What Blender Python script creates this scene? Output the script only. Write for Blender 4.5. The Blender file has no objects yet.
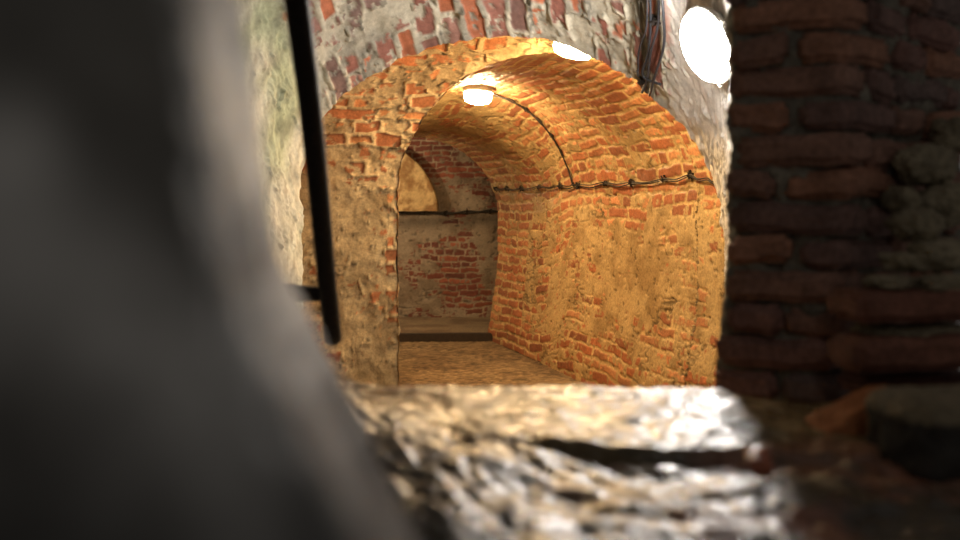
import bpy, bmesh, math, random
import numpy as np
from mathutils import Vector, Matrix
from mathutils.bvhtree import BVHTree

random.seed(7)
F = 933.0; CZ = 1.5; HY = 205.0           # focal length in pixels, eye height, horizon row
SC = bpy.context.scene
COL = SC.collection

# ------------------------------------------------------------------ noise
def _hash(ix, iy, iz, seed):
    h = (ix.astype(np.int64)*374761393 + iy.astype(np.int64)*668265263 + iz.astype(np.int64)*2147483647 + seed*974711) & 0xffffffff
    h = ((h ^ (h >> 13)) * 1274126177) & 0xffffffff
    h = ((h ^ (h >> 16)) * 2246822519) & 0xffffffff
    h = h ^ (h >> 15)
    return (h & 0xffffff) / float(0xffffff)

def vnoise(x, y, z, seed=0):
    x, y, z = np.broadcast_arrays(np.asarray(x, float), np.asarray(y, float), np.asarray(z, float))
    ix, iy, iz = np.floor(x).astype(np.int64), np.floor(y).astype(np.int64), np.floor(z).astype(np.int64)
    fx, fy, fz = x-ix, y-iy, z-iz
    fx, fy, fz = [f*f*f*(f*(f*6-15)+10) for f in (fx, fy, fz)]
    r = 0
    for dx in (0, 1):
        for dy in (0, 1):
            for dz in (0, 1):
                w = (fx if dx else 1-fx)*(fy if dy else 1-fy)*(fz if dz else 1-fz)
                r = r + w*_hash(ix+dx, iy+dy, iz+dz, seed)
    return r*2-1

def fbm(x, y, z, seed=0, oct=4, gain=.5):
    a, s, t = 1., 0., 0.
    for i in range(oct):
        f = 2.03**i
        s = s + a*vnoise(np.asarray(x)*f+i*17.3, np.asarray(y)*f-i*9.1, np.asarray(z)*f+i*5.7, seed+i)
        t += a; a *= gain
    return s/t

def sstep(a, b, x):
    t = np.clip((np.asarray(x, float)-a)/(b-a), 0, 1)
    return t*t*(3-2*t)

def lerp(a, b, t): return a + (b-a)*t

def bricks(u, v, bw=.235, bh=.075, joint=.016, seed=0, warp=.010):
    """brick mask (1 on a brick's face, 0 in the joint) and per-brick random numbers"""
    wu = u + warp*1.4*fbm(u*7, v*7, 0*u, seed+50, 2) + warp*2.0*vnoise(u*1.7, v*1.7, 0*u, seed+60)
    wv = v + warp*.9*fbm(u*9, v*9, 0*u, seed+70, 2) + warp*2.0*vnoise(u*1.1, v*1.6, 0*u, seed+80)
    row = np.floor(wv/bh)
    off = (np.mod(row, 2))*.5*bw + (_hash(row, row*0, row*0, seed+1)-.5)*bw*.45
    uu = wu+off
    col = np.floor(uu/bw)
    half = _hash(row, row*0+3, row*0, seed+2) > .78      # some courses are headers
    sub = np.where(half, np.floor((uu/bw-col)*2), 0)
    w = np.where(half, bw/2, bw)
    fx = uu - col*bw - sub*w
    fy = wv - row*bh
    r1 = _hash(row, col*2+sub, row*0, seed+3); r2 = _hash(row, col*2+sub, row*0+1, seed+4); r3 = _hash(row, col*2+sub, row*0+2, seed+5)
    jx = joint*(.45+.7*r1)*.5+joint*.15; jy = joint*(.4+.8*r2)*.5+joint*.12
    qx = np.abs(fx-w/2)-(w/2-jx); qy = np.abs(fy-bh/2)-(bh/2-jy)
    rad = .010
    ox, oy = np.maximum(qx+rad, 0), np.maximum(qy+rad, 0)
    d = np.sqrt(ox*ox+oy*oy)+np.minimum(np.maximum(qx+rad, qy+rad), 0)-rad
    d = d + .0035*fbm(u*38, v*38, 0*u, seed+90, 2)
    return 1-sstep(-.003, .003, d), r1, r2, r3

# ------------------------------------------------------------------ materials
MATS = {}
def nodes(name):
    m = bpy.data.materials.new(name); m.use_nodes = True
    nt = m.node_tree; nt.nodes.clear()
    out = nt.nodes.new('ShaderNodeOutputMaterial'); b = nt.nodes.new('ShaderNodeBsdfPrincipled')
    nt.links.new(b.outputs[0], out.inputs[0])
    return m, nt, b

def masonry_mat(name, rough=.85, bump=.5, bscale=60., spec=.3, grain=.25, rough_lo=None, bd=.004):
    """albedo of bricks and mortar from the mesh's own 'albedo' attribute, broken up by noise, with grain bump"""
    m, nt, b = nodes(name)
    L = nt.links.new; N = nt.nodes.new
    at = N('ShaderNodeAttribute'); at.attribute_name = 'albedo'
    tc = N('ShaderNodeTexCoord')
    n1 = N('ShaderNodeTexNoise'); n1.inputs['Scale'].default_value = bscale; n1.inputs['Detail'].default_value = 5; n1.inputs['Roughness'].default_value = .65
    n2 = N('ShaderNodeTexNoise'); n2.inputs['Scale'].default_value = bscale*.28; n2.inputs['Detail'].default_value = 4
    L(tc.outputs['Object'], n1.inputs['Vector']); L(tc.outputs['Object'], n2.inputs['Vector'])
    mr = N('ShaderNodeMapRange'); mr.inputs['From Min'].default_value = .3; mr.inputs['From Max'].default_value = .7
    mr.inputs['To Min'].default_value = 1-grain; mr.inputs['To Max'].default_value = 1+grain
    L(n1.outputs['Fac'], mr.inputs['Value'])
    mx = N('ShaderNodeVectorMath'); mx.operation = 'SCALE'
    L(at.outputs['Color'], mx.inputs[0]); L(mr.outputs[0], mx.inputs['Scale'])
    L(mx.outputs[0], b.inputs['Base Color'])
    ad = N('ShaderNodeMath'); ad.operation = 'ADD'; L(n1.outputs['Fac'], ad.inputs[0]); L(n2.outputs['Fac'], ad.inputs[1])
    bp = N('ShaderNodeBump'); bp.inputs['Strength'].default_value = bump; bp.inputs['Distance'].default_value = bd
    L(ad.outputs[0], bp.inputs['Height']); L(bp.outputs[0], b.inputs['Normal'])
    b.inputs['Roughness'].default_value = rough
    if rough_lo is not None:
        r = N('ShaderNodeMapRange'); r.inputs['From Min'].default_value = .35; r.inputs['From Max'].default_value = .65
        r.inputs['To Min'].default_value = rough_lo; r.inputs['To Max'].default_value = rough
        L(n2.outputs['Fac'], r.inputs['Value']); L(r.outputs[0], b.inputs['Roughness'])
    b.inputs['Specular IOR Level'].default_value = spec
    MATS[name] = m; return m

def plain_mat(name, col, rough=.5, metal=0., bump=.0, scale=40., var=.2, spec=.5, coat=0.):
    m, nt, b = nodes(name)
    L = nt.links.new; N = nt.nodes.new
    tc = N('ShaderNodeTexCoord'); n1 = N('ShaderNodeTexNoise'); n1.inputs['Scale'].default_value = scale; n1.inputs['Detail'].default_value = 5
    L(tc.outputs['Object'], n1.inputs['Vector'])
    cr = N('ShaderNodeValToRGB'); cr.color_ramp.elements[0].position = .3; cr.color_ramp.elements[1].position = .7
    cr.color_ramp.elements[0].color = (*[c*(1-var) for c in col], 1); cr.color_ramp.elements[1].color = (*[min(1, c*(1+var)) for c in col], 1)
    L(n1.outputs['Fac'], cr.inputs[0]); L(cr.outputs[0], b.inputs['Base Color'])
    b.inputs['Roughness'].default_value = rough; b.inputs['Metallic'].default_value = metal
    b.inputs['Specular IOR Level'].default_value = spec; b.inputs['Coat Weight'].default_value = coat
    if bump:
        bp = N('ShaderNodeBump'); bp.inputs['Strength'].default_value = bump; bp.inputs['Distance'].default_value = .003
        L(n1.outputs['Fac'], bp.inputs['Height']); L(bp.outputs[0], b.inputs['Normal'])
    MATS[name] = m; return m

def glow_mat(name, col, strength):
    m, nt, b = nodes(name)
    b.inputs['Base Color'].default_value = (.8, .8, .8, 1)
    b.inputs['Emission Color'].default_value = (*col, 1)
    b.inputs['Emission Strength'].default_value = strength
    MATS[name] = m; return m

masonry_mat('vault_masonry', rough=.75, bump=.45, bscale=55, spec=.35, grain=.30)
masonry_mat('damp_vault', rough=.6, bump=.7, bscale=45, spec=.5, grain=.28, rough_lo=.38)
masonry_mat('whitewash', rough=.8, bump=.5, bscale=40, spec=.3, grain=.18)
masonry_mat('gravel', rough=.85, bump=1.0, bscale=45, spec=.3, grain=.35, bd=.008)
masonry_mat('wet_stone', rough=.48, bump=.9, bscale=55, spec=.40, grain=.45, rough_lo=.16, bd=.0045)
m_ = MATS['wet_stone']; nt_w = m_.node_tree; pb = [n for n in nt_w.nodes if n.type == 'BSDF_PRINCIPLED'][0]
wn = nt_w.nodes.new('ShaderNodeTexNoise'); wn.inputs['Scale'].default_value = 70; wn.inputs['Detail'].default_value = 3
wt = nt_w.nodes.new('ShaderNodeTexCoord'); wb = nt_w.nodes.new('ShaderNodeBump'); wb.inputs['Strength'].default_value = .5; wb.inputs['Distance'].default_value = .0022
nt_w.links.new(wt.outputs['Object'], wn.inputs['Vector']); nt_w.links.new(wn.outputs['Fac'], wb.inputs['Height']); nt_w.links.new(wb.outputs[0], pb.inputs['Coat Normal'])
pb.inputs['Coat Weight'].default_value = .22; pb.inputs['Coat Roughness'].default_value = .16; pb.inputs['Coat IOR'].default_value = 1.45
masonry_mat('near_stone', rough=.6, bump=.5, bscale=20, spec=.3, grain=.3)
masonry_mat('pillar_brick', rough=.75, bump=.7, bscale=70, spec=.3, grain=.35)
plain_mat('rusty_iron', (.018, .014, .012), rough=.55, metal=.6, bump=.6, scale=90, var=.4)
plain_mat('cable_black', (.02, .016, .012), rough=.5, scale=60)
plain_mat('cable_near', (.030, .033, .040), rough=.4, scale=60)
plain_mat('sooty_lint', (.018, .012, .008), rough=.95, bump=.8, scale=150)
plain_mat('lamp_metal', (.34, .33, .30), rough=.45, bump=.15, scale=30)
plain_mat('dark_sill', (.035, .024, .016), rough=.8, bump=.5, scale=30)
plain_mat('mortar_dark', (.10, .088, .07), rough=.9, bump=1., scale=60, var=.4)
glow_mat('warm_diffuser', (1, .68, .34), 230)
glow_mat('warm_diffuser_small', (1, .67, .32), 235)
glow_mat('white_diffuser', (1, .94, .88), 140)

# ------------------------------------------------------------------ objects
def props(o, label=None, cat=None, group=None, kind=None):
    if label: o['label'] = label
    if cat: o['category'] = cat
    if group: o['group'] = group
    if kind: o['kind'] = kind
    return o

def link(name, me, mat, parent=None):
    o = bpy.data.objects.new(name, me); COL.objects.link(o)
    if mat: me.materials.append(MATS[mat])
    if parent: o.parent = parent
    return o

def empty(name, loc, label, cat, group=None):
    o = bpy.data.objects.new(name, None); COL.objects.link(o); o.location = loc; o.empty_display_size = .05
    return props(o, label, cat, group)

def mesh_from(name, V, Fc, albedo=None, smooth=True):
    me = bpy.data.meshes.new(name)
    V = np.asarray(V, np.float32).reshape(-1, 3); Fc = np.asarray(Fc, np.int32)
    k = Fc.shape[1]
    me.vertices.add(len(V)); me.vertices.foreach_set('co', V.ravel())
    me.loops.add(Fc.size); me.loops.foreach_set('vertex_index', Fc.ravel())
    me.polygons.add(len(Fc)); me.polygons.foreach_set('loop_start', np.arange(0, Fc.size, k, dtype=np.int32))
    me.update(calc_edges=True)
    if smooth: me.polygons.foreach_set('use_smooth', np.ones(len(Fc), bool))
    if albedo is not None:
        a = me.attributes.new('albedo', 'FLOAT_COLOR', 'POINT')
        c = np.ones((len(V), 4), np.float32); c[:, :3] = albedo.reshape(-1, 3)
        a.data.foreach_set('color', c.ravel())
    me.validate(); return me

def grid_faces(nu, nv, flip=False, closed_v=False):
    i = np.arange(nu-1)[:, None]; j = np.arange(nv if closed_v else nv-1)[None, :]
    j2 = (j+1) % nv
    a = i*nv+j; b = (i+1)*nv+j; c = (i+1)*nv+j2; d = i*nv+j2
    q = np.stack([a, b, c, d], -1).reshape(-1, 4)
    return q[:, ::-1] if flip else q

def grid_normals(P, flip):
    du = np.gradient(P, axis=0); dv = np.gradient(P, axis=1)
    n = np.cross(du, dv); n /= np.maximum(np.linalg.norm(n, axis=-1, keepdims=True), 1e-9)
    return -n if flip else n

def macro(P, amp=.012):
    """slow swelling of old masonry, the same for neighbouring surfaces so their seams stay shut"""
    x, y, z = P[..., 0], P[..., 1], P[..., 2]
    D = np.stack([vnoise(x*2.3, y*2.3, z*2.3, 11+k)*amp + fbm(x*9, y*9, z*9, 31+k, 3)*amp*.75 for k in range(3)], -1)
    return P + D

def mixc(a, b, t):
    a = np.asarray(a, float); b = np.asarray(b, float)
    return a + (b-a)*t[..., None]

def masonry(P, U, V, cover, flip, seed=0, gapd=.004, plaster=(.46, .38, .25), plaster2=(.30, .23, .14), reds=((.36, .10, .035), (.22, .075, .04), (.42, .17, .06)),
            relief=.002, bw=.36, bh=.092, joint=.028, ragged=.6, plaster_relief=.0032, warp=.020):
    """cover: 0 bare bricks .. 1 wholly plastered"""
    m, r1, r2, r3 = bricks(U, V, bw, bh, joint, seed, warp)
    n = fbm(U*3.2, V*3.2, U*0, seed+200, 4, .6)*1.25 + (r3-.5)*1.0 + fbm(U*17, V*22, U*0, seed+220, 4, .65)*1.15
    cov = sstep(-.09, .09, n*ragged*1.3 + (cover-.5)*1.5)
    b = m*(1-cov)
    red = mixc(reds[0], reds[1], r1); red = mixc(red, reds[2], sstep(.55, .9, r2))
    red = red*(.8+.4*r3)[..., None]*(1+.25*fbm(U*25, V*25, U*0, seed+230, 3))[..., None]
    pn = fbm(U*6, V*6, U*0, seed+240, 4, .6)
    pl = mixc(plaster, plaster2, sstep(-.25, .45, pn))
    pl = pl*(1+.22*(1-cov)*(1-m))[..., None]
    pits = sstep(.42, .55, fbm(U*26, V*26, U*0, seed+250, 3))
    alb = mixc(pl, red, b)*(1-.45*pits*(1-b))[..., None]
    crack = sstep(.86, .97, 1-np.abs(fbm(U*2.6, V*7.5, U*0, seed+280, 4, .6))*2.2)*sstep(0, .3, fbm(U*2, V*2, U*0, seed+290, 2))
    gap = np.exp(-((np.mod(V, bh)-.006)/.006)**2)*sstep(.05, .35, fbm(U*5, V*3, U*0, seed+295, 3))*(r1 > .45)
    alb = alb*(1-.55*crack*(1-b))[..., None]
    h = -.006*crack*(1-b) - gapd*gap + relief*b*(1+.6*(r2-.5)) + plaster_relief*cov*(1+.9*fbm(U*14, V*14, U*0, seed+260, 4)) - .008*pits*(1-b) - .004*(1-m)*(1-cov)
    nn = grid_normals(P, flip)
    return P + nn*h[..., None], alb

def surface(name, P, alb, mat, flip=False, label=None, kind='structure', parent=None, cols=None):
    if cols is not None: P = P[:, cols[0]:cols[1]]; alb = alb[:, cols[0]:cols[1]]
    me = mesh_from(name, P, grid_faces(P.shape[0], P.shape[1], flip), alb)
    o = link(name, me, mat, parent)
    if kind: o['kind'] = kind
    return o

def arclen(P, axis):
    d = np.linalg.norm(np.diff(P, axis=axis), axis=-1)
    z = np.zeros_like(np.take(d, [0], axis=axis))
    return np.concatenate([z, np.cumsum(d, axis=axis)], axis=axis)

def img(P):
    return 480+F*P[..., 0]/P[..., 1], HY-F*(P[..., 2]-CZ)/P[..., 1]

# ------------------------------------------------------------------ tunnel
XRf = lambda Y: 3.236-.302*Y
def bulge(z): return .11*sstep(0, 1.0, z)
NR, NA, NL = 190, 360, 110

def inner_profile(Y):
    k = sstep(8.15, 9.2, Y)
    zs = lerp(1.57, 1.42, k); b = lerp(.94, .84, k)
    XR = XRf(Y); XL = XR-1.9; cx = (XR+.11+XL)/2; a = (XR+.11-XL)/2
    z1 = np.linspace(0, zs, NR, endpoint=False)
    th = np.linspace(0, math.pi, NA, endpoint=False)
    z3 = np.linspace(zs, 0, NL)
    X = np.concatenate([XR+bulge(z1), cx+a*np.cos(th), np.full(NL, XL)])
    Z = np.concatenate([z1, zs+b*np.sin(th), z3])
    return np.stack([X, np.full_like(X, Y), Z], -1)

def front_profile(Y):
    XR = XRf(Y); XL = -1.55; zs = 1.5; b = 1.17
    cx = (XR+.11+XL)/2; a = (XR+.11-XL)/2
    z1 = np.linspace(0, zs, NR, endpoint=False); th = np.linspace(0, math.pi, NA, endpoint=False); z3 = np.linspace(zs, 0, NL)
    X = np.concatenate([XR+bulge(z1), cx+a*np.cos(th), np.full(NL, XL)])
    Z = np.concatenate([z1, zs+b*np.sin(th), z3])
    return np.stack([X, np.full_like(X, Y), Z], -1)

YA, YP, YE = 5.30, 6.24, 10.42
n_in = 430
Ys = np.linspace(YP, YE, n_in)
P = np.stack([inner_profile(Y) for Y in Ys])
U = (Ys[:, None]*1.045)+0*P[..., 0]; V = arclen(P, 1)
V = V - V[:, NR:NR+1] + 2.0
P = macro(P)
zz = P[..., 2]; yy = P[..., 1]
# where the plaster still holds: low wall plastered, haunch bare brick, far pier bare brick
cover = .77 - .50*sstep(1.30, 1.60, zz+.25*fbm(yy*1.3, zz*2, zz*0, 88, 3))
cover = cover - .42*sstep(.75, .25, zz+.5*fbm(yy*1.5, zz*2, zz*0, 89, 3))
pier = sstep(9.42, 9.50, yy+.05*vnoise(zz*4, zz*0, zz*0, 3))
cover = lerp(cover, lerp(.08, .45, sstep(1.3, 1.7, zz)), pier)
cover = np.where(P[..., 0] < XRf(yy)-1.3, .6, cover)
cover = cover + .35*sstep(8.0, 8.6, yy)*sstep(1.7, 1.9, zz)*(1-pier)
P2, A = masonry(P, U, V, cover, True, seed=1, plaster=(.50, .36, .17), plaster2=(.34, .23, .10), reds=((.46, .165, .07), (.31, .12, .06), (.54, .26, .12)))
damp = sstep(7.3, 8.2, yy)*sstep(1.1, 1.6, zz)
A = A*(1-.25*damp)[..., None]
iw, ic = NR+1, NR+NA
IN = P2
surface('wall_right_tunnel', P2, A, 'vault_masonry', False, cols=(0, NR+1))
surface('ceiling_tunnel', P2, A, 'damp_vault', False, cols=(NR, NR+NA+1))
surface('wall_left_tunnel', P2, A, 'vault_masonry', False, cols=(NR+NA, NR+NA+NL))

# front bay between the near arch and the pier arch
Yf = np.linspace(YA-.02, YP, 110)
P = np.stack([front_profile(Y) for Y in Yf])
U = (Yf[:, None]*1.045)+0*P[..., 0]; V = arclen(P, 1); V = V-V[:, NR:NR+1]+2.0
P = macro(P); zz = P[..., 2]
yy = P[..., 1]
cover = .77 - .50*sstep(1.30, 1.60, zz+.25*fbm(yy*1.3, zz*2, zz*0, 88, 3)) - .42*sstep(.75, .25, zz+.5*fbm(yy*1.5, zz*2, zz*0, 89, 3)) + .25*sstep(2.4, 2.55, zz)
P2, A = masonry(P, U, V, cover, True, seed=1, plaster=(.50, .36, .17), plaster2=(.34, .23, .10), reds=((.46, .165, .07), (.31, .12, .06), (.54, .26, .12)))
surface('wall_right_bay', P2, A, 'vault_masonry', False, cols=(0, NR+1))
surface('ceiling_bay', P2, A, 'vault_masonry', False, cols=(NR, NR+NA+1))
surface('wall_left_bay', P2, A, 'vault_masonry', False, cols=(NR+NA, NR+NA+NL))
FB = P2

# the pier face between the two
a0 = inner_profile(YP); a1 = front_profile(YP)
nk = 120
tt = np.linspace(0, 1, nk)[:, None, None]
P = a0[None]*(1-tt)+a1[None]*tt
P[..., 1] = YP
U = P[..., 0].copy()+3; V = P[..., 2].copy()
P = macro(P)
# broken brick edge around the opening
edge = np.exp(-tt[..., 0]*12)
P[..., 0] += edge*.018*fbm(P[..., 2]*14, P[..., 0]*9, P[..., 0]*0, 77, 3)
zz = P[..., 2]
cover = .92-.42*sstep(1.6, 2.05, zz+.15*fbm(P[..., 0]*2, zz*2, zz*0, 5, 2))
P2, A = masonry(P, U, V, cover, True, seed=9, plaster=(.50, .37, .19), plaster2=(.30, .21, .10), bw=.38, bh=.094, joint=.030, ragged=1.,
                reds=((.42, .15, .055), (.34, .13, .05), (.50, .22, .08)), plaster_relief=.012, relief=.010)
surface('wall_pier', P2, A, 'vault_masonry', False)

# ------------------------------------------------------------------ near arch: a barrel that climbs towards the camera
NV1, NVA, NV2 = 120, 420, 150
def near_profile():
    cx, cz, R = .114, 1.18, 1.28
    z1 = np.linspace(0, cz, NV1, endpoint=False); th = np.linspace(0, math.pi, NVA, endpoint=False); z3 = np.linspace(cz, 0, NV2)
    X = np.concatenate([np.full(NV1, cx+R), cx+R*np.cos(th), np.full(NV2, cx-R)])
    Z = np.concatenate([z1, cz+R*np.sin(th), z3])
    # the left haunch comes down steeper than a circle
    lim = np.where(Z > 2.07, -9., np.where(Z > 1.55, lerp(-1.0, -.90, sstep(1.55, 2.07, Z)), -1.0))
    X = np.maximum(X, lim)
    return X, Z
X0, Z0 = near_profile()
nt_ = 230
ts = np.concatenate([np.linspace(0, 1.5, 170), np.linspace(1.52, 2.7, nt_-170)])
T = ts[:, None]
P = np.stack([X0[None]-.25*T, YA-T+0*X0[None], Z0[None]+.90*T*sstep(0, 1.3, Z0)[None]], -1)
arc = arclen(P[:1], 1)
U = T*1.35+0*P[..., 0]; V = np.repeat(arc, nt_, 0)
P = macro(P, .014)
lip = np.exp(-T*14)
P[..., 2] += lip*.02*fbm(X0[None]*11, Z0[None]*11, T*0+X0[None]*0, 41, 3)
P[..., 0] += lip*.012*fbm(X0[None]*11, Z0[None]*13, T*0+X0[None]*0, 43, 3)
mx, my = img(P)
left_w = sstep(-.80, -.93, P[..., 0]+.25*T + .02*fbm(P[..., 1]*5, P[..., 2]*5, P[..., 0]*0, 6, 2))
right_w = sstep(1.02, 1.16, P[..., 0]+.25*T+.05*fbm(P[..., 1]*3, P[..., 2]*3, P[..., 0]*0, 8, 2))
cover = .32+.20*sstep(.0, .9, P[..., 0]+.25*T)
cover = np.maximum(cover, np.maximum(left_w, right_w)*1.15)
P2, A = masonry(P, U, V, cover, True, seed=21, plaster=(.50, .46, .36), plaster2=(.27, .25, .20), bw=.42, bh=.125, joint=.036,
                reds=((.32, .12, .085), (.22, .145, .125), (.44, .15, .075)), plaster_relief=.012, relief=.004, ragged=.85, warp=.018)
gr = sstep(-.1, .5, fbm(P[..., 1]*3, P[..., 2]*2.2, P[..., 0]*0, 90, 3))
ww = mixc((.60, .57, .44), (.36, .40, .25), gr)
A = mixc(A, ww*(.85+.3*vnoise(P[..., 1]*30, P[..., 2]*12, P[..., 0]*0, 4))[..., None], left_w*.85)
A = mixc(A, np.array((.74, .71, .66))*(1-.25*sstep(.1, .5, fbm(P[..., 1]*25, P[..., 2]*25, P[..., 0]*0, 95, 3)))[..., None], right_w*.9)
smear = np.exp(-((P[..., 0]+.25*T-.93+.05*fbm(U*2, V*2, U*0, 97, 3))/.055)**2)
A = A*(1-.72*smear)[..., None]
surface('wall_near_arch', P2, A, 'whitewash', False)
NEAR = P2
# back of that arch's wall, facing the bay
k = np.array([0., 1.])[:, None]
e = P2[0]
B = np.stack([e, np.stack([.114+(e[:, 0]-.114)*1.9, e[:, 1]+.02, np.where(e[:, 2] > .3, e[:, 2]*1.5, e[:, 2])], -1)])
surface('wall_behind_arch', B, np.full(B.shape, .3), 'whitewash', True)

# ------------------------------------------------------------------ floor, step, back room
def flat_grid(x0, x1, y0, y1, z, nx, ny):
    xs = np.linspace(x0, x1, nx); ys = np.linspace(y0, y1, ny)
    Xg, Yg = np.meshgrid(xs, ys, indexing='ij')
    return np.stack([Xg, Yg, np.full_like(Xg, z)], -1)
P = flat_grid(-2.2, 2.2, 2.6, 10.5, 0, 240, 500)
g = fbm(P[..., 0]*3, P[..., 1]*3, P[..., 2], 12, 5, .6); g2 = fbm(P[..., 0]*28, P[..., 1]*28, P[..., 2], 14, 3)
P[..., 2] += .008*g+.006*g2
A = mixc((.25, .18, .10), (.15, .10, .055), sstep(-.3, .4, g)); A = A*(1+.9*g2)[..., None]
surface('floor', P, A, 'gravel', False)
# raised floor of the back room, with its dark sill
def box_grid(name, x0, x1, y0, y1, z0, z1, mat, kind='structure', bevel=.006):
    bm = bmesh.new(); bmesh.ops.create_cube(bm, size=1)
    for v in bm.verts: v.co = Vector((lerp(x0, x1, v.co.x+.5), lerp(y0, y1, v.co.y+.5), lerp(z0, z1, v.co.z+.5)))
    if bevel: bmesh.ops.bevel(bm, geom=bm.edges[:], offset=bevel, segments=2, affect='EDGES')
    me = bpy.data.meshes.new(name); bm.to_mesh(me); bm.free()
    o = link(name, me, mat)
    if kind: o['kind'] = kind
    return o
s = box_grid('trim_1', -2.0, .35, -.06, .06, -.03, .083, 'dark_sill')
s.location = (0, 10.32, 0); s.rotation_euler = (0, 0, .035)
P = flat_grid(-2.6, 1.6, 10.30, 12.2, .075, 160, 80); g = fbm(P[..., 0]*4, P[..., 1]*4, P[..., 2], 16, 4)
P[..., 2] += .004*g
surface('floor_back_room', P, mixc((.26, .20, .13), (.18, .13, .085), sstep(-.3, .4, g)), 'gravel', False)

YB = 11.85
xs = np.linspace(-2.6, 1.6, 330); zs = np.linspace(0, 3.1, 280)
Xg, Zg = np.meshgrid(xs, zs, indexing='ij')
P = np.stack([Xg, YB+0*Xg, Zg], -1); P = macro(P, .012)
cover = .78-.5*sstep(1.75, 2.0, Zg)-.75*np.exp(-(((Xg+.2)/.28)**2+((Zg-.62)/.42)**2)*1.0)
P2, A = masonry(P, Xg+4, Zg, cover, False, seed=33, plaster=(.33, .27, .20), plaster2=(.22, .17, .12), bw=.24, bh=.072, joint=.016,
                reds=((.24, .075, .05), (.16, .06, .045), (.30, .10, .06)))
soot = np.exp(-((Zg-1.30-.05*fbm(Xg*3, Zg*0, Zg*0, 2, 3))/.10)**2)
A = A*(1-.55*soot)[..., None]
surface('wall_back', P2, A, 'whitewash', False)
BK = P2
# lunette springing from the left of the back wall
n = 60
th = np.linspace(0, math.pi/2, n)
prof = np.stack([-1.55+1.03*np.cos(th), 1.42+.92*np.sin(th)], -1)       # outer rim, right foot to crown
rad = np.linspace(1, 0, 50)
Pl = []
for f, y in ([(1., YB+.03), (1., YB-.10), (.995, YB-.12), (.985, YB-.125)] + [(f, YB-.125+.035*sstep(.97, .86, f)) for f in np.linspace(.975, .0, 60)]):
    Pl.append(np.stack([-1.55+(prof[:, 0]+1.55)*f, np.full(n, y), 1.42+(prof[:, 1]-1.42)*f], -1))
P = macro(np.array(Pl), .01)
g = fbm(P[..., 0]*8, P[..., 2]*8, P[..., 1], 52, 4)
surface('trim_2', P, mixc((.62, .45, .22), (.30, .17, .07), sstep(-.3, .4, g+.5*fbm(P[..., 0]*25, P[..., 2]*25, P[..., 1], 53, 3))), 'whitewash', True)
# sides and roof of the back room
def slab(name, a, b, c, d, col=(.25, .2, .15)):
    me = mesh_from(name, np.array([a, b, c, d]), [[0, 1, 2, 3]], np.tile(np.array(col), (4, 1)), False)
    o = link(name, me, 'whitewash'); o['kind'] = 'structure'; return o
slab('ceiling_back_room', (-2.6, 10.3, 2.9), (1.6, 10.3, 2.9), (1.6, 12, 2.9), (-2.6, 12, 2.9))
slab('wall_right_back_room', (1.6, 10.3, 0), (1.6, 12, 0), (1.6, 12, 2.9), (1.6, 10.3, 2.9))
slab('wall_left_back_room', (-2.6, 10.3, 0), (-2.6, 12, 0), (-2.6, 12, 2.9), (-2.6, 10.3, 2.9))
# end wall the tunnel opens through (its back side)
e = IN[-1]
B = np.stack([e, np.stack([e[:, 0].mean()+(e[:, 0]-e[:, 0].mean())*2.2, e[:, 1]+.02, np.where(e[:, 2] > .3, e[:, 2]*1.4, e[:, 2])], -1)])
surface('wall_end', B, np.full(B.shape, .25), 'whitewash', True)

# ------------------------------------------------------------------ ray helpers (points on the real walls)
def bvh(Ps):
    Vv = []; Ff = []; k = 0
    for P in Ps:
        P = P[::3, ::3]; Vv += [tuple(v) for v in P.reshape(-1, 3)]
        Ff += [tuple(int(i)+k for i in q) for q in grid_faces(P.shape[0], P.shape[1])]; k += P.shape[0]*P.shape[1]
    return BVHTree.FromPolygons(Vv, Ff)
TREE = bvh([IN, FB]); TREE_B = bvh([BK]); TREE_N = bvh([NEAR])
EYE = Vector((0, 0, CZ))
def hit(px, py, tree=TREE):
    d = Vector(((px-480)/F, 1, -(py-HY)/F)).normalized()
    loc, nor, _, _ = tree.ray_cast(EYE, d)
    if loc is None:
        loc, nor, _, _ = tree.find_nearest(EYE+d*5.2)
    if nor.dot(d) > 0: nor = -nor
    return loc, nor
def at(px, py, Y): return Vector(((px-480)/F*Y, Y, CZ-(py-HY)/F*Y))

def tube(pts, r, seg=8, cap=True):
    """bmesh tube through points; r scalar or list"""
    bm = bmesh.new(); rings = []
    pts = [Vector(p) for p in pts]; n = len(pts)
    rr = [r]*n if not hasattr(r, '__len__') else r
    up = Vector((0, 0, 1))
    for i, p in enumerate(pts):
        t = (pts[min(i+1, n-1)]-pts[max(i-1, 0)]).normalized()
        a = t.cross(up)
        if a.length < .1: a = t.cross(Vector((0, 1, 0)))
        a.normalize(); b = t.cross(a).normalized()
        rings.append([bm.verts.new(p+(a*math.cos(2*math.pi*k/seg)+b*math.sin(2*math.pi*k/seg))*rr[i]) for k in range(seg)])
    for i in range(n-1):
        for k in range(seg):
            bm.faces.new((rings[i][k], rings[i][(k+1) % seg], rings[i+1][(k+1) % seg], rings[i+1][k]))
    if cap:
        bm.faces.new(rings[0][::-1]); bm.faces.new(rings[-1])
    for f in bm.faces: f.smooth = True
    bmesh.ops.recalc_face_normals(bm, faces=bm.faces)
    return bm
def bm_obj(name, bm, mat, parent=None, off=None):
    if off is not None: bmesh.ops.translate(bm, vec=-Vector(off), verts=bm.verts)
    me = bpy.data.meshes.new(name); bm.to_mesh(me); bm.free()
    return link(name, me, mat, parent)

def smooth_path(pts, sub=8):
    out = []
    n = len(pts)
    for i in range(n-1):
        p0, p1, p2, p3 = pts[max(i-1, 0)], pts[i], pts[i+1], pts[min(i+2, n-1)]
        for k in range(sub):
            t = k/sub
            out.append(.5*((2*p1)+(-p0+p2)*t+(2*p0-5*p1+4*p2-p3)*t*t+(-p0+3*p1-3*p2+p3)*t**3))
    out.append(pts[-1]); return out

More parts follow.
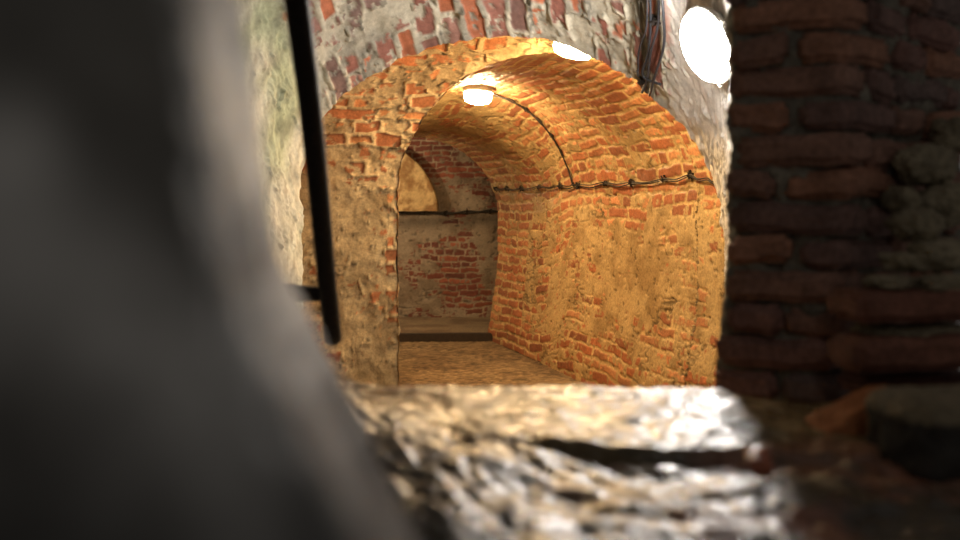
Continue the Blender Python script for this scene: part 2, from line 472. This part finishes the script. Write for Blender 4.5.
def clip_bm(loc, nor, along, s, fuzz=True, seed=0):
    """saddle clip with a block under it, ragged with soot and cobweb"""
    rnd = random.Random(seed)
    bm = bmesh.new()
    z = nor.normalized(); x = (along-z*along.dot(z)).normalized(); y = z.cross(x)
    M = Matrix((x, y, z)).transposed()
    def put(b, c, sc):
        for v in b: v.co = loc + M @ Vector((c[0]+v.co.x*sc[0], c[1]+v.co.y*sc[1], c[2]+v.co.z*sc[2]))
    r = bmesh.ops.create_cube(bm, size=1); put(r['verts'], (0, 0, s*.25), (s*.55, s*.8, s*.9))
    r = bmesh.ops.create_cube(bm, size=1); put(r['verts'], (0, 0, s*.78), (s*.34, s*1.15, s*.22))
    r = bmesh.ops.create_cone(bm, segments=8, radius1=.12, radius2=.08, depth=.2, cap_ends=True); put(r['verts'], (0, 0, s*.95), (s, s, s))
    bmesh.ops.bevel(bm, geom=bm.edges[:], offset=s*.05, segments=1, affect='EDGES')
    if fuzz:
        for k in range(16):
            r = bmesh.ops.create_icosphere(bm, subdivisions=1, radius=1)
            a = rnd.uniform(0, 6.28); q = rnd.uniform(.1, .85)*s
            c = (math.cos(a)*q*.9, math.sin(a)*q, s*rnd.uniform(.1, .7))
            sc = [s*rnd.uniform(.08, .26) for _ in range(3)]
            put(r['verts'], c, sc)
            for v in r['verts']: v.co += Vector([rnd.uniform(-1, 1)*s*.06 for _ in range(3)])
    return bm

def cable_run(name, label, pix, tree, r, clip_s, lines=2, sag=.02, clip_idx=None, stand=.028, mat='cable_black', seedk=0, px_off=None, cat='cable', group=None):
    H = [hit(px, py, tree) for px, py in pix]
    base = H[0][0]
    root = empty(name, base, label, cat, group)
    for ln in range(lines):
        pts = []
        rnd = random.Random(seedk*10+ln)
        for i, (l, nn) in enumerate(H):
            pts.append(l+nn*stand+Vector((0, 0, (ln-.5*(lines-1))*r*2.6)))
            if i < len(H)-1:
                l2, n2 = H[i+1]
                mid = (l+l2)*.5; nm = (nn+n2).normalized()
                pts.append(mid+nm*(stand*(.8+.3*ln))+Vector((0, 0, -sag*(1 if ln == 0 else .35)*rnd.uniform(.6, 1.3))))
        bm_obj('cable', tube(smooth_path(pts, 6), r), mat, root, base)
    for i, (l, nn) in enumerate(H):
        if clip_idx is not None and i not in clip_idx: continue
        j = min(i, len(H)-2)
        bm_obj('clip', clip_bm(l, nn, H[j+1][0]-H[j][0], clip_s*random.uniform(.85, 1.15), True, seedk*100+i), 'sooty_lint', root, base)
    return root

cable_run('wall_cable', 'pair of black cables sagging between clips along the right tunnel wall', 
          [(722, 180), (711, 178), (693, 175), (666, 179), (634, 182), (607, 184), (580, 185), (562, 186), (541, 187), (523, 188), (508, 188), (497, 188)],
          TREE, .0050, .044, 2, .026, clip_idx=[2, 3, 4, 5, 6, 7, 8, 9, 10, 11], seedk=1)
cable_run('ceiling_cable', 'black cable climbing the vault from the wall cable up to the hanging lamp',
          [(574, 184), (571, 172), (563, 152), (553, 135), (541, 120), (527, 108), (512, 99), (494, 93)], TREE, .0075, .036, 2, .0, clip_idx=[0, 3, 5], seedk=2, stand=.018)
cable_run('wall_cable', 'dark cable strung across the grey back wall of the far room',
          [(388, 214), (402, 213), (425, 213), (445, 213), (467, 212), (490, 211), (505, 211)], TREE_B, .010, .045, 2, .008, seedk=3)

# ------------------------------------------------------------------ lamps
def lathe(bm, prof, seg=40):
    rings = []
    for r, z in prof:
        if r < 1e-5: rings.append([bm.verts.new((0, 0, z))]); continue
        rings.append([bm.verts.new((r*math.cos(2*math.pi*k/seg), r*math.sin(2*math.pi*k/seg), z)) for k in range(seg)])
    for a, b in zip(rings, rings[1:]):
        for k in range(seg):
            k2 = (k+1) % seg
            if len(a) == 1: bm.faces.new((a[0], b[k], b[k2]))
            elif len(b) == 1: bm.faces.new((a[k], b[0], a[k2]))
            else: bm.faces.new((a[k], b[k], b[k2], a[k2]))
    for f in bm.faces: f.smooth = True
    bmesh.ops.recalc_face_normals(bm, faces=bm.faces)
def bulkhead(label, loc, axis, R, depth, glow, name='bulkhead_lamp', up=0.):
    """base pan against the wall (z=0), globe towards +z; +z turned to axis"""
    root = empty(name, loc, label, 'lamp')
    root.rotation_mode = 'QUATERNION'; root.rotation_quaternion = Vector(axis).to_track_quat('Z', 'Y')
    bm = bmesh.new(); lathe(bm, [(0, -.03), (R*.92, -.03), (R*1.0, -.02), (R*1.06, .0), (R*1.10, depth*.22), (R*1.10, depth*.34+up), (R*1.03, depth*.36+up), (R*.9, depth*.30+up), (0, depth*.30+up)])
    bm_obj('base', bm, 'lamp_metal', root)
    bm = bmesh.new(); lathe(bm, [(R*q, depth*z_+up) for q, z_ in ((1., .34), (1., .5), (.97, .72), (.88, .9), (.66, .985), (.3, 1.02), (0, 1.03))], 28)
    bm_obj('diffuser', bm, glow, root)
    for k in range(3):
        bm = bmesh.new()
        a = k*2.094+.4
        r = bmesh.ops.create_cone(bm, segments=10, radius1=R*.07, radius2=R*.055, depth=depth*.18, cap_ends=True)
        bmesh.ops.translate(bm, vec=(R*1.12*math.cos(a), R*1.12*math.sin(a), depth*.26), verts=r['verts'])
        bm_obj('screw', bm, 'lamp_metal', root)
    bm = bmesh.new(); r = bmesh.ops.create_cone(bm, segments=14, radius1=.014, radius2=.014, depth=.06, cap_ends=True)
    bmesh.ops.rotate(bm, cent=(0, 0, 0), matrix=Matrix.Rotation(math.pi/2, 3, 'Y'), verts=bm.verts)
    bmesh.ops.translate(bm, vec=(R*1.12, 0, depth*.1), verts=bm.verts)
    bm_obj('cable_gland', bm, 'cable_black', root)
    return root
bulkhead('small round lamp glowing at the crown of the inner tunnel vault', at(479, 80, 7.95), (-.06, -.10, -1), .120, .13, 'warm_diffuser', up=.07)
bulkhead('glowing lamp half hidden behind the top of the near arch', at(577, 33, 5.75), (-.25, .0, -1), .125, .12, 'warm_diffuser_small', up=.03)
bulkhead('large bright white lamp on the whitewashed wall beside the brick pillar', at(711, 44, 4.42), (-.90, -.25, -.40), .178, .070, 'white_diffuser')
# bright strand of cable beside that lamp: bundle hanging over the arch
root = empty('cable_bundle', hit(652, 40, TREE_N)[0], 'bundle of grey cables hanging down the arch beside the large white lamp', 'cable')
for k, line in enumerate([[(654, -12), (653, 20), (650, 50), (645, 72), (640, 88), (646, 97)], [(661, -12), (659, 18), (655, 50), (650, 75), (645, 90), (652, 96)],
                          [(667, -12), (668, 12), (666, 40), (660, 70), (655, 92), (662, 98)], [(649, -12), (649, 20), (646, 48), (642, 70), (636, 84), (640, 92)]]):
    pts = [l+nn*(.03+.006*k) for l, nn in [hit(px, py, TREE_N) for px, py in line[:-1]]]
    bm_obj('cable', tube(smooth_path(pts, 6), .0075 if k < 3 else .005), 'cable_near', root, root.location)
for q, (px, py) in enumerate([(656, 18), (645, 80)]):
    l, nn = hit(px, py, TREE_N)
    bm_obj('clip', clip_bm(l, nn, Vector((0, 0, 1)), .045, True, 900+q), 'sooty_lint', root, root.location)

# ------------------------------------------------------------------ handrail
root = empty('handrail', at(333, 340, 2.55), 'rusty iron bar hanging down by the left wall with a side bracket', 'handrail')
A0, A1 = at(293, -25, 1.88), at(335, 338, 2.55)
pts = [A0.lerp(A1, t)+Vector((.004*math.sin(t*5), .004*math.cos(t*4), 0)) for t in np.linspace(0, 1, 24)]
pts.append(A1+(A1-A0).normalized()*.012); rr = [.0265-.003*t for t in np.linspace(0, 1, 24)]+[.014]
bm_obj('bar', tube(pts, rr, 16), 'rusty_iron', root, root.location)
B0 = at(326, 294, 2.47)
pts = [B0+Vector((.0, 0, 0)), B0+Vector((-.03, .0, 0)), B0+Vector((-.055, .0, .002)), B0+Vector((-.085, 0, .003)), B0+Vector((-.12, 0, .002)), B0+Vector((-.45, .02, 0))]
bm_obj('bracket', tube(smooth_path(pts, 4), [.020]*8+[.022]*4+[.027]*9, 12), 'rusty_iron', root, root.location)

# ------------------------------------------------------------------ near stone on the left (right at the lens)
keys = [(-160, 203), (0, 226), (60, 236), (120, 246), (180, 258), (240, 266), (300, 278), (360, 302), (400, 322), (450, 350), (500, 374), (540, 392), (640, 440), (760, 500)]
YS = .33
kz = np.array([CZ-(y-HY)/F*YS for y, x in keys])[::-1]; kx = np.array([(x-15-480)/F*YS for y, x in keys])[::-1]
zsn = np.linspace(kz[0], kz[-1], 200)
xe = np.interp(zsn, kz, kx)
rows = []
nu = 150
for z, x in zip(zsn, xe):
    ring = []
    ctrl = [(-.42, .16), (-.30, .165), (-.17, .18), (x-.050, .225), (x-.014, .265), (x, .305), (x-.008, .35), (x-.03, .47), (x-.08, .70), (x-.20, .95), (-.80, 1.0), (-.85, .6), (-.7, .25)]
    c = [Vector((a, b, z)) for a, b in ctrl]
    sp = smooth_path(c+[c[0]], 12)
    rows.append([tuple(p) for p in sp[:-1]])
P = np.array(rows)
nn = grid_normals(P, False)
h = .010*fbm(P[..., 0]*14, P[..., 1]*14, P[..., 2]*14, 61, 5, .55)+.0*P[..., 0]
out = np.sign(((P-P.mean(axis=1, keepdims=True))*nn).sum(-1, keepdims=True))
P = P+nn*out*h[..., None]
g = fbm(P[..., 0]*11, P[..., 1]*11, P[..., 2]*9, 66, 4)
g3 = fbm(P[..., 0]*22, P[..., 1]*10, P[..., 2]*16, 67, 3)
A = mixc((.10, .095, .085), (.50, .49, .47), sstep(-.35, .45, g*.8+g3*.5))*lerp(.20, 1, sstep(1.38, 1.54, P[..., 2]+.03*g))[..., None]  # shade towards the stone's foot is painted into its albedo
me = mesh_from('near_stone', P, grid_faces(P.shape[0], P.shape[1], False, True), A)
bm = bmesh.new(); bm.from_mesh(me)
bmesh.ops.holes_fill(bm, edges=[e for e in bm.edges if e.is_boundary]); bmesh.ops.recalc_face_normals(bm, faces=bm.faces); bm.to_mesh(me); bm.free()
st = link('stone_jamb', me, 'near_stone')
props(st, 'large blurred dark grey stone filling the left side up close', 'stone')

# masonry that carries the handrail bracket, behind that stone
o = box_grid('wall_left_near', -1.5, -.80, .98, 2.75, 0, 3.3, 'mortar_dark')

# ------------------------------------------------------------------ wet ledge
def ledge_height(X, Y):
    n1 = fbm(X*5, Y*5, 0*X, 101, 5, .55); n2 = fbm(X*22, Y*22, 0*X, 105, 4, .6)
    z = 1.128+.010*n1+.0045*n2
    z = z-.012*sstep(.3, .7, X)
    # lip wearing away to the right
    # crack between the back slab and the stones in front
    yc = 1.50+.035*fbm(X*3, X*0, X*0, 111, 3)-.05*sstep(-.1, .3, X)
    open_ = sstep(.02, .16, X+.06*n1)
    front = sstep(yc+.012, yc-.02, Y)
    z = z-front*(.006+.010*open_)-.024*np.exp(-((Y-yc+.006)/.009)**2)*open_
    # hummocks of the front stones
    z = z+front*.020*fbm(X*6+Y*3, Y*9, 0*X, 113, 4, .55)
    z = z+.0045*np.abs(fbm(X*34, Y*34, 0*X, 115, 3, .6))
    # tumbled rock rising to the left and towards us
    px, py, qx, qy = -.26, 1.66, .10, .84
    L = math.hypot(qx-px, qy-py); tx, ty = (qx-px)/L, (qy-py)/L
    dist = -((X-px)*(-ty)+(Y-py)*tx)*-1
    dist = (X-px)*ty-(Y-py)*tx          # positive to the left/near side is negative sign below
    along = (X-px)*tx+(Y-py)*ty
    side = sstep(-.16, .16, dist)
    rid = 1-np.abs(fbm(along*2.2, dist*13, 0*X, 121, 4, .55))*2.4
    z = z+side*(.060+.12*sstep(.1, .6, dist))+(.12+.88*side)*.044*(rid-.5)*sstep(1.66, 1.45, Y)
    return z, n1, n2, side, rid
xs = np.linspace(-.75, 1.10, 380); ys = np.linspace(.62, 2.00, 330)
Xg, Yg = np.meshgrid(xs, ys, indexing='ij')
Zg, n1, n2, side, rid = ledge_height(Xg, Yg)
# ragged far rim
rim = 1.93+.03*fbm(Xg*6, Xg*0, Xg*0, 131, 3)-.12*sstep(.46, .66, Xg)
Zg = Zg-.5*sstep(rim, rim+.05, Yg)
P = np.stack([Xg, Yg, Zg], -1)
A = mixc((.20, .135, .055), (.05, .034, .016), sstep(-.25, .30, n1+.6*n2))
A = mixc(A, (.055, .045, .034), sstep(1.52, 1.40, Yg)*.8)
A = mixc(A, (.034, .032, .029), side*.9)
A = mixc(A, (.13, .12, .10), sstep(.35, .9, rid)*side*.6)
A = mixc(A, (.26, .10, .06), sstep(.25, .5, fbm(Xg*7, Yg*7, Xg*0, 140, 3))*.6)
A = A*(1+.5*n2)[..., None]
# close it into a solid: skirts down to the wall below
bot = P.copy(); bot[..., 2] = .80
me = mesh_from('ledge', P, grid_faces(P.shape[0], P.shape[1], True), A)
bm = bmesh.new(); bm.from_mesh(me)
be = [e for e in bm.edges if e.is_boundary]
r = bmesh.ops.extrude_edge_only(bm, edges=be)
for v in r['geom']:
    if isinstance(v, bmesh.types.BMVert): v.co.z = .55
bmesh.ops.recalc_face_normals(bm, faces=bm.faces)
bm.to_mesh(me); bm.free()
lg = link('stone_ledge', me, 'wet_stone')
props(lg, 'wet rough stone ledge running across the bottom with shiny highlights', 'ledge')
box_grid('wall_below_ledge', -.74, 1.09, .64, 1.9, 0, .6, 'mortar_dark')

# ------------------------------------------------------------------ brick pillar on the right
def brick_into(Vs, Fs, As, c, ax, ay, size, col, seed, rough=.008):
    """rounded, worn brick: subdivided box pushed out by noise. c centre, ax/ay horizontal axes"""
    bm = bmesh.new(); bmesh.ops.create_cube(bm, size=1)
    sx, sy, sz = size
    for v in bm.verts: v.co = Vector((v.co.x*sx, v.co.y*sy, v.co.z*sz))
    bmesh.ops.bevel(bm, geom=bm.edges[:], offset=.013, segments=3, affect='EDGES')
    bmesh.ops.subdivide_edges(bm, edges=[e for e in bm.edges if e.calc_length() > .03], cuts=6, use_grid_fill=True)
    co = np.array([v.co[:] for v in bm.verts])
    bm.verts.ensure_lookup_table()
    fl = [[v.index for v in f.verts] for f in bm.faces]
    bm.free()
    d = np.stack([fbm(co[:, 0]*22+seed*3.1, co[:, 1]*22, co[:, 2]*22, 300+k, 4, .6) for k in range(3)], -1)
    co = co+d*rough*1.6
    big = np.stack([vnoise(co[:, 0]*7+seed*1.7, co[:, 1]*7, co[:, 2]*7, 310+k) for k in range(3)], -1)
    co = co+big*rough*1.3
    w = np.array(c)[None]+co[:, :1]*np.array(ax)[None]+co[:, 1:2]*np.array(ay)[None]+co[:, 2:]*np.array((0, 0, 1.))[None]
    base = sum(len(v) for v in Vs)
    Vs.append(w)
    Fs += [[i+base for i in f] for f in fl]
    t = fbm(w[:, 0]*20, w[:, 1]*20, w[:, 2]*20, 320, 3)
    As.append(np.array(col)[None]*(1+.4*t)[:, None])

def poly_mesh(name, Vs, Fs, As):
    V = np.concatenate(Vs); A = np.concatenate(As)
    me = bpy.data.meshes.new(name); me.from_pydata([tuple(v) for v in V], [], Fs)
    me.polygons.foreach_set('use_smooth', np.ones(len(me.polygons), bool))
    a = me.attributes.new('albedo', 'FLOAT_COLOR', 'POINT'); c = np.ones((len(V), 4), np.float32); c[:, :3] = A; a.data.foreach_set('color', c.ravel())
    return me

corner = Vector((.795, 2.02, 0)); leftend = Vector((.565, 2.16, 0)); rightend = Vector((1.28, 2.42, 0))
e1 = (leftend-corner).normalized(); L1 = (leftend-corner).length
e2 = (rightend-corner).normalized(); L2 = (rightend-corner).length
n1_ = Vector((e1.y, -e1.x, 0)); n1_ = n1_ if n1_.y < 0 else -n1_
n2_ = Vector((e2.y, -e2.x, 0)); n2_ = n2_ if n2_.y < 0 else -n2_
Vs, Fs, As = [], [], []
rnd = random.Random(5)
cols = [(.23, .12, .095), (.19, .11, .09), (.26, .14, .10), (.17, .115, .10), (.33, .16, .10)]
def run(z, h, start, e, nrm, parts, depth, jit=.006, dz=0):
    s = start
    for ln in parts:
        c = corner_z(z)+e*(s+ln/2)-nrm*(depth/2)+nrm*rnd.uniform(-jit, jit)
        brick_into(Vs, Fs, As, (c.x, c.y, z+rnd.uniform(-.002, .002)+dz), tuple(e), tuple(nrm), (ln-.010, depth, h*rnd.uniform(.93, 1.03)), rnd.choice(cols), rnd.random()*50)
        s += ln
def corner_z(z):
    return corner+e1*(.030*float(sstep(1.5, 1.0, z)))    # leans out a little towards its foot
def cornerbrick(z, h, l1, l2):
    c = corner_z(z)+e1*(l1/2)+e2*(l2/2)+(n1_+n2_)*rnd.uniform(-.004, .004)
    brick_into(Vs, Fs, As, (c.x, c.y, z+rnd.uniform(-.002, .002)), tuple(e1), tuple(e2), (l1-.008, l2-.008, h*rnd.uniform(.93, 1.03)), rnd.choice(cols), rnd.random()*50, rough=.006)
pitch = .0768
z = 1.008; i = 0
while z < 2.35:
    h = .067
    if i % 2 == 0:
        cornerbrick(z, h, L1+rnd.uniform(-.008, .006), .115)
        run(z, h, .12, e2, n2_, [.125, .24, .10] if i % 4 else [.20, .24], .12)
    else:
        a = rnd.choice([.13, .145, .115])
        cornerbrick(z, h, a, .235)
        run(z, h, a, e1, n1_, [L1-a+rnd.uniform(-.006, .008)], .11)
        run(z, h, .24, e2, n2_, [.15, .24], .12)
    z += pitch; i += 1
me = poly_mesh('pillar_bricks', Vs, Fs, As)
pil = empty('brick_pillar', (.9, 2.2, 1.0), 'dark red brick pillar with worn corner beside the bright lamp', 'pillar')
o = link('brickwork', me, 'pillar_brick', pil); o.location = (-.9, -2.2, -1.0)
# mortar core, just behind the faces
def core(pts, z0, z1, name, mat, parent, off, amp=.010, seed=0, inset=0, nz=170, nseg=70, col=(.17, .15, .12)):
    pts = [Vector(p) for p in pts]; ring = []
    n = len(pts)
    for i in range(n):
        a, b = pts[i], pts[(i+1) % n]
        m = max(2, int((b-a).length/.008))
        ring += [a.lerp(b, k/m) for k in range(m)]
    R = np.array([[p.x, p.y] for p in ring]); zs_ = np.linspace(z0, z1, nz)
    P = np.zeros((nz, len(R), 3)); P[..., 0] = R[None, :, 0]; P[..., 1] = R[None, :, 1]; P[..., 2] = zs_[:, None]
    lean = .030*sstep(1.5, 1.0, P[..., 2])
    P[..., 0] += lean*e1.x; P[..., 1] += lean*e1.y
    c = P.mean(axis=(0, 1)); d = P-c; d[..., 2] = 0; d /= np.linalg.norm(d, axis=-1, keepdims=True)
    f = fbm(P[..., 0]*16, P[..., 1]*16, P[..., 2]*16, 400+seed, 4, .6)
    P = P+d*(amp*f)[..., None]
    A = np.array(col)[None, None]*(1+.5*fbm(P[..., 0]*30, P[..., 1]*30, P[..., 2]*30, 410, 3))[..., None]
    me = mesh_from(name, P, grid_faces(nz, len(R), True, True), A)
    bm = bmesh.new(); bm.from_mesh(me); bmesh.ops.holes_fill(bm, edges=[e for e in bm.edges if e.is_boundary]); bmesh.ops.recalc_face_normals(bm, faces=bm.faces); bm.to_mesh(me); bm.free()
    o = link(name, me, mat, parent); o.location = off
    return o
ins = .026
k0 = corner-n1_*ins-n2_*ins
core([leftend-n1_*ins-e1*.012, k0, rightend-n2_*ins, rightend+Vector((-.1, .3, 0)), leftend+Vector((.12, .35, 0))], .98, 2.36, 'mortar', 'pillar_brick', pil, (-.9, -2.2, -1.0), amp=.034, col=(.20, .18, .14))

# rubble and mortar smeared over the pillar's right side
def lump(name, c, size, seed, col, parent, off, mat='pillar_brick', amp=.35, sub=5, rot=0, sharp=2.2):
    bm = bmesh.new(); bmesh.ops.create_icosphere(bm, subdivisions=sub, radius=1)
    co = np.array([v.co[:] for v in bm.verts]); fl = [[v.index for v in f.verts] for f in bm.faces]; bm.free()
    # squarish
    p = (np.abs(co)**sharp).sum(-1, keepdims=True)**(1/sharp); co = co/p
    d = fbm(co[:, 0]*1.6+seed, co[:, 1]*1.6, co[:, 2]*1.6, 500, 5, .6)
    co = co*(1+amp*d)[:, None]*np.array(size)[None]
    if rot:
        cr, sr = math.cos(rot), math.sin(rot); co = np.stack([co[:, 0]*cr-co[:, 1]*sr, co[:, 0]*sr+co[:, 1]*cr, co[:, 2]], -1)
    w = co+np.array(c)[None]
    A = np.array(col)[None]*(1+.45*fbm(w[:, 0]*25, w[:, 1]*25, w[:, 2]*25, 510, 3))[:, None]
    return w, fl, A
Vs, Fs, As = [], [], []
for q, (px, py, Y, sx, sz) in enumerate([(925, 165, 2.12, .075, .045), (948, 205, 2.10, .07, .05), (915, 225, 2.02, .05, .035), (940, 255, 1.98, .075, .035), (900, 200, 2.1, .03, .03),
                                         (955, 135, 2.2, .05, .04), (905, 262, 1.98, .05, .02), (948, 283, 1.93, .075, .02), (890, 282, 1.93, .05, .014), (930, 330, 1.93, .11, .016), (880, 330, 1.93, .05, .014)]):
    c = at(px, py, Y+.02)
    w, fl, A = lump('', c, (sx, .05, sz), q*7.3, (.24, .20, .13), None, None, amp=.5, rot=.3)
    base = sum(len(v) for v in Vs); Vs.append(w); Fs += [[i+base for i in f] for f in fl]; As.append(A)
me = poly_mesh('rubble', Vs, Fs, As)
o = link('rubble_mortar', me, 'pillar_brick', pil); o.location = (-.9, -2.2, -1.0); o['label'] = 'pale crumbling mortar smeared over the bricks'
# two big bricks jutting out low on the right
Vs, Fs, As = [], [], []
for (x0, x1, y0, y1, Y) in ((851, 985, 292, 322, 1.86), (852, 990, 338, 371, 1.84)):
    a, b = at(x0, y0, Y), at(x1, y1, Y)
    brick_into(Vs, Fs, As, ((a.x+b.x)/2, Y+.07, (a.z+b.z)/2), (1, .12, 0), (-.12, 1, 0), (b.x-a.x, .13, a.z-b.z), (.20, .085, .055), Y*9, rough=.006)
for (x0, x1, y0, y1, Y) in ((856, 980, 378, 398, 1.90),):
    a, b = at(x0, y0, Y), at(x1, y1, Y)
    brick_into(Vs, Fs, As, ((a.x+b.x)/2, Y+.07, (a.z+b.z)/2), (1, .12, 0), (-.12, 1, 0), (b.x-a.x, .13, a.z-b.z), (.10, .04, .03), Y*9, rough=.006)
me = poly_mesh('base_bricks', Vs, Fs, As)
o = link('footing', me, 'pillar_brick', pil); o.location = (-.9, -2.2, -1.0)

# ------------------------------------------------------------------ loose pieces at the pillar's foot
def single(name, label, cat, w, fl, A, mat):
    me = poly_mesh(name, [w], fl, [A]); o = link(name, me, mat)
    c = w.mean(0)
    for v in me.vertices: v.co -= Vector(c)
    o.location = tuple(c)
    return props(o, label, cat)
c = at(957, 448, 1.45)
w, fl, A = lump('', c, (.115, .10, .085), 3.3, (.035, .03, .025), None, None, amp=.16, sharp=5, rot=.15)
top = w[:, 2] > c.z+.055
A[top] = np.array((.20, .16, .10))*(A[top]/np.array((.035, .03, .025)))  # light falling on the block's top, put into its colour
single('stone_block', 'dark square stone block with its lit top painted pale at the lower right corner', 'stone', w, fl, A, 'pillar_brick')
# wedge of broken brick
def prism(poly, Y0, Y1, name, label, cat, col, mat):
    bm = bmesh.new()
    a = [bm.verts.new(at(px, py, Y0)) for px, py in poly]; b = [bm.verts.new(at(px, py, Y0)+Vector((.01, Y1-Y0, .012))) for px, py in poly]
    bm.faces.new(a); bm.faces.new(b[::-1]); n = len(a)
    for i in range(n): bm.faces.new((a[i], b[i], b[(i+1) % n], a[(i+1) % n]))
    bmesh.ops.recalc_face_normals(bm, faces=bm.faces)
    bmesh.ops.bevel(bm, geom=bm.edges[:], offset=.005, segments=2, affect='EDGES')
    bmesh.ops.triangulate(bm, faces=bm.faces); bmesh.ops.subdivide_edges(bm, edges=bm.edges[:], cuts=3, use_grid_fill=True)
    w = np.array([v.co[:] for v in bm.verts]); fl = [[v.index for v in f.verts] for f in bm.faces]; bm.free()
    w = w+np.stack([fbm(w[:, 0]*25, w[:, 1]*25, w[:, 2]*25, 600+k, 3) for k in range(3)], -1)*.006
    A = np.array(col)[None]*(1+.4*fbm(w[:, 0]*30, w[:, 1]*30, w[:, 2]*30, 610, 3))[:, None]
    return single(name, label, cat, w, fl, A, mat)
prism([(816, 440), (838, 430), (862, 414), (884, 405), (908, 402), (900, 425), (888, 446), (850, 447)], 1.56, 1.66, 'broken_brick', 'orange brown wedge of broken brick lying on the ledge at the pillar foot', 'brick', (.36, .13, .045), 'pillar_brick')
prism([(745, 470), (752, 461), (772, 464), (774, 478), (760, 483)], 1.30, 1.35, 'brick_chip', 'small red brick chip lying on the wet ledge', 'brick', (.32, .09, .04), 'wet_stone')

# ------------------------------------------------------------------ warm point light without a lamp, added out of sight to brighten the back room
lb = bpy.data.lights.new('back_room_light', 'POINT'); lb.energy = 62; lb.color = (1, .72, .42); lb.shadow_soft_size = .08
lo = bpy.data.objects.new('back_room_light', lb); COL.objects.link(lo); lo.location = (-2.0, 10.75, 2.0)

# ------------------------------------------------------------------ world and camera
la = bpy.data.lights.new('near_fill_light', 'AREA'); la.shape = 'DISK'; la.size = .12; la.energy = .95; la.color = (1, .95, .88)  # unseen fill added to brighten the left stone and the pillar
lo = bpy.data.objects.new('near_fill_light', la); COL.objects.link(lo); lo.location = (.45, .12, 2.30)
lo.rotation_euler = (Vector((.4, 1.2, 1.4))-lo.location).to_track_quat('-Z', 'Y').to_euler()
w = bpy.data.worlds.new('dim_room'); SC.world = w; w.use_nodes = True
w.node_tree.nodes['Background'].inputs[0].default_value = (1, .92, .85, 1); w.node_tree.nodes['Background'].inputs[1].default_value = .085

cam = bpy.data.cameras.new('camera'); co = bpy.data.objects.new('camera', cam); COL.objects.link(co)
co.location = (0, 0, CZ); co.rotation_euler = (math.pi/2, 0, 0)
cam.sensor_width = 36; cam.lens = F/960*36; cam.shift_y = (HY-270)/960; cam.clip_start = .02
cam.dof.use_dof = True; cam.dof.focus_distance = 6.5; cam.dof.aperture_fstop = 1.9
SC.camera = co
SC.view_settings.view_transform = 'Standard'; SC.view_settings.look = 'None'; SC.view_settings.exposure = 0; SC.view_settings.gamma = 1
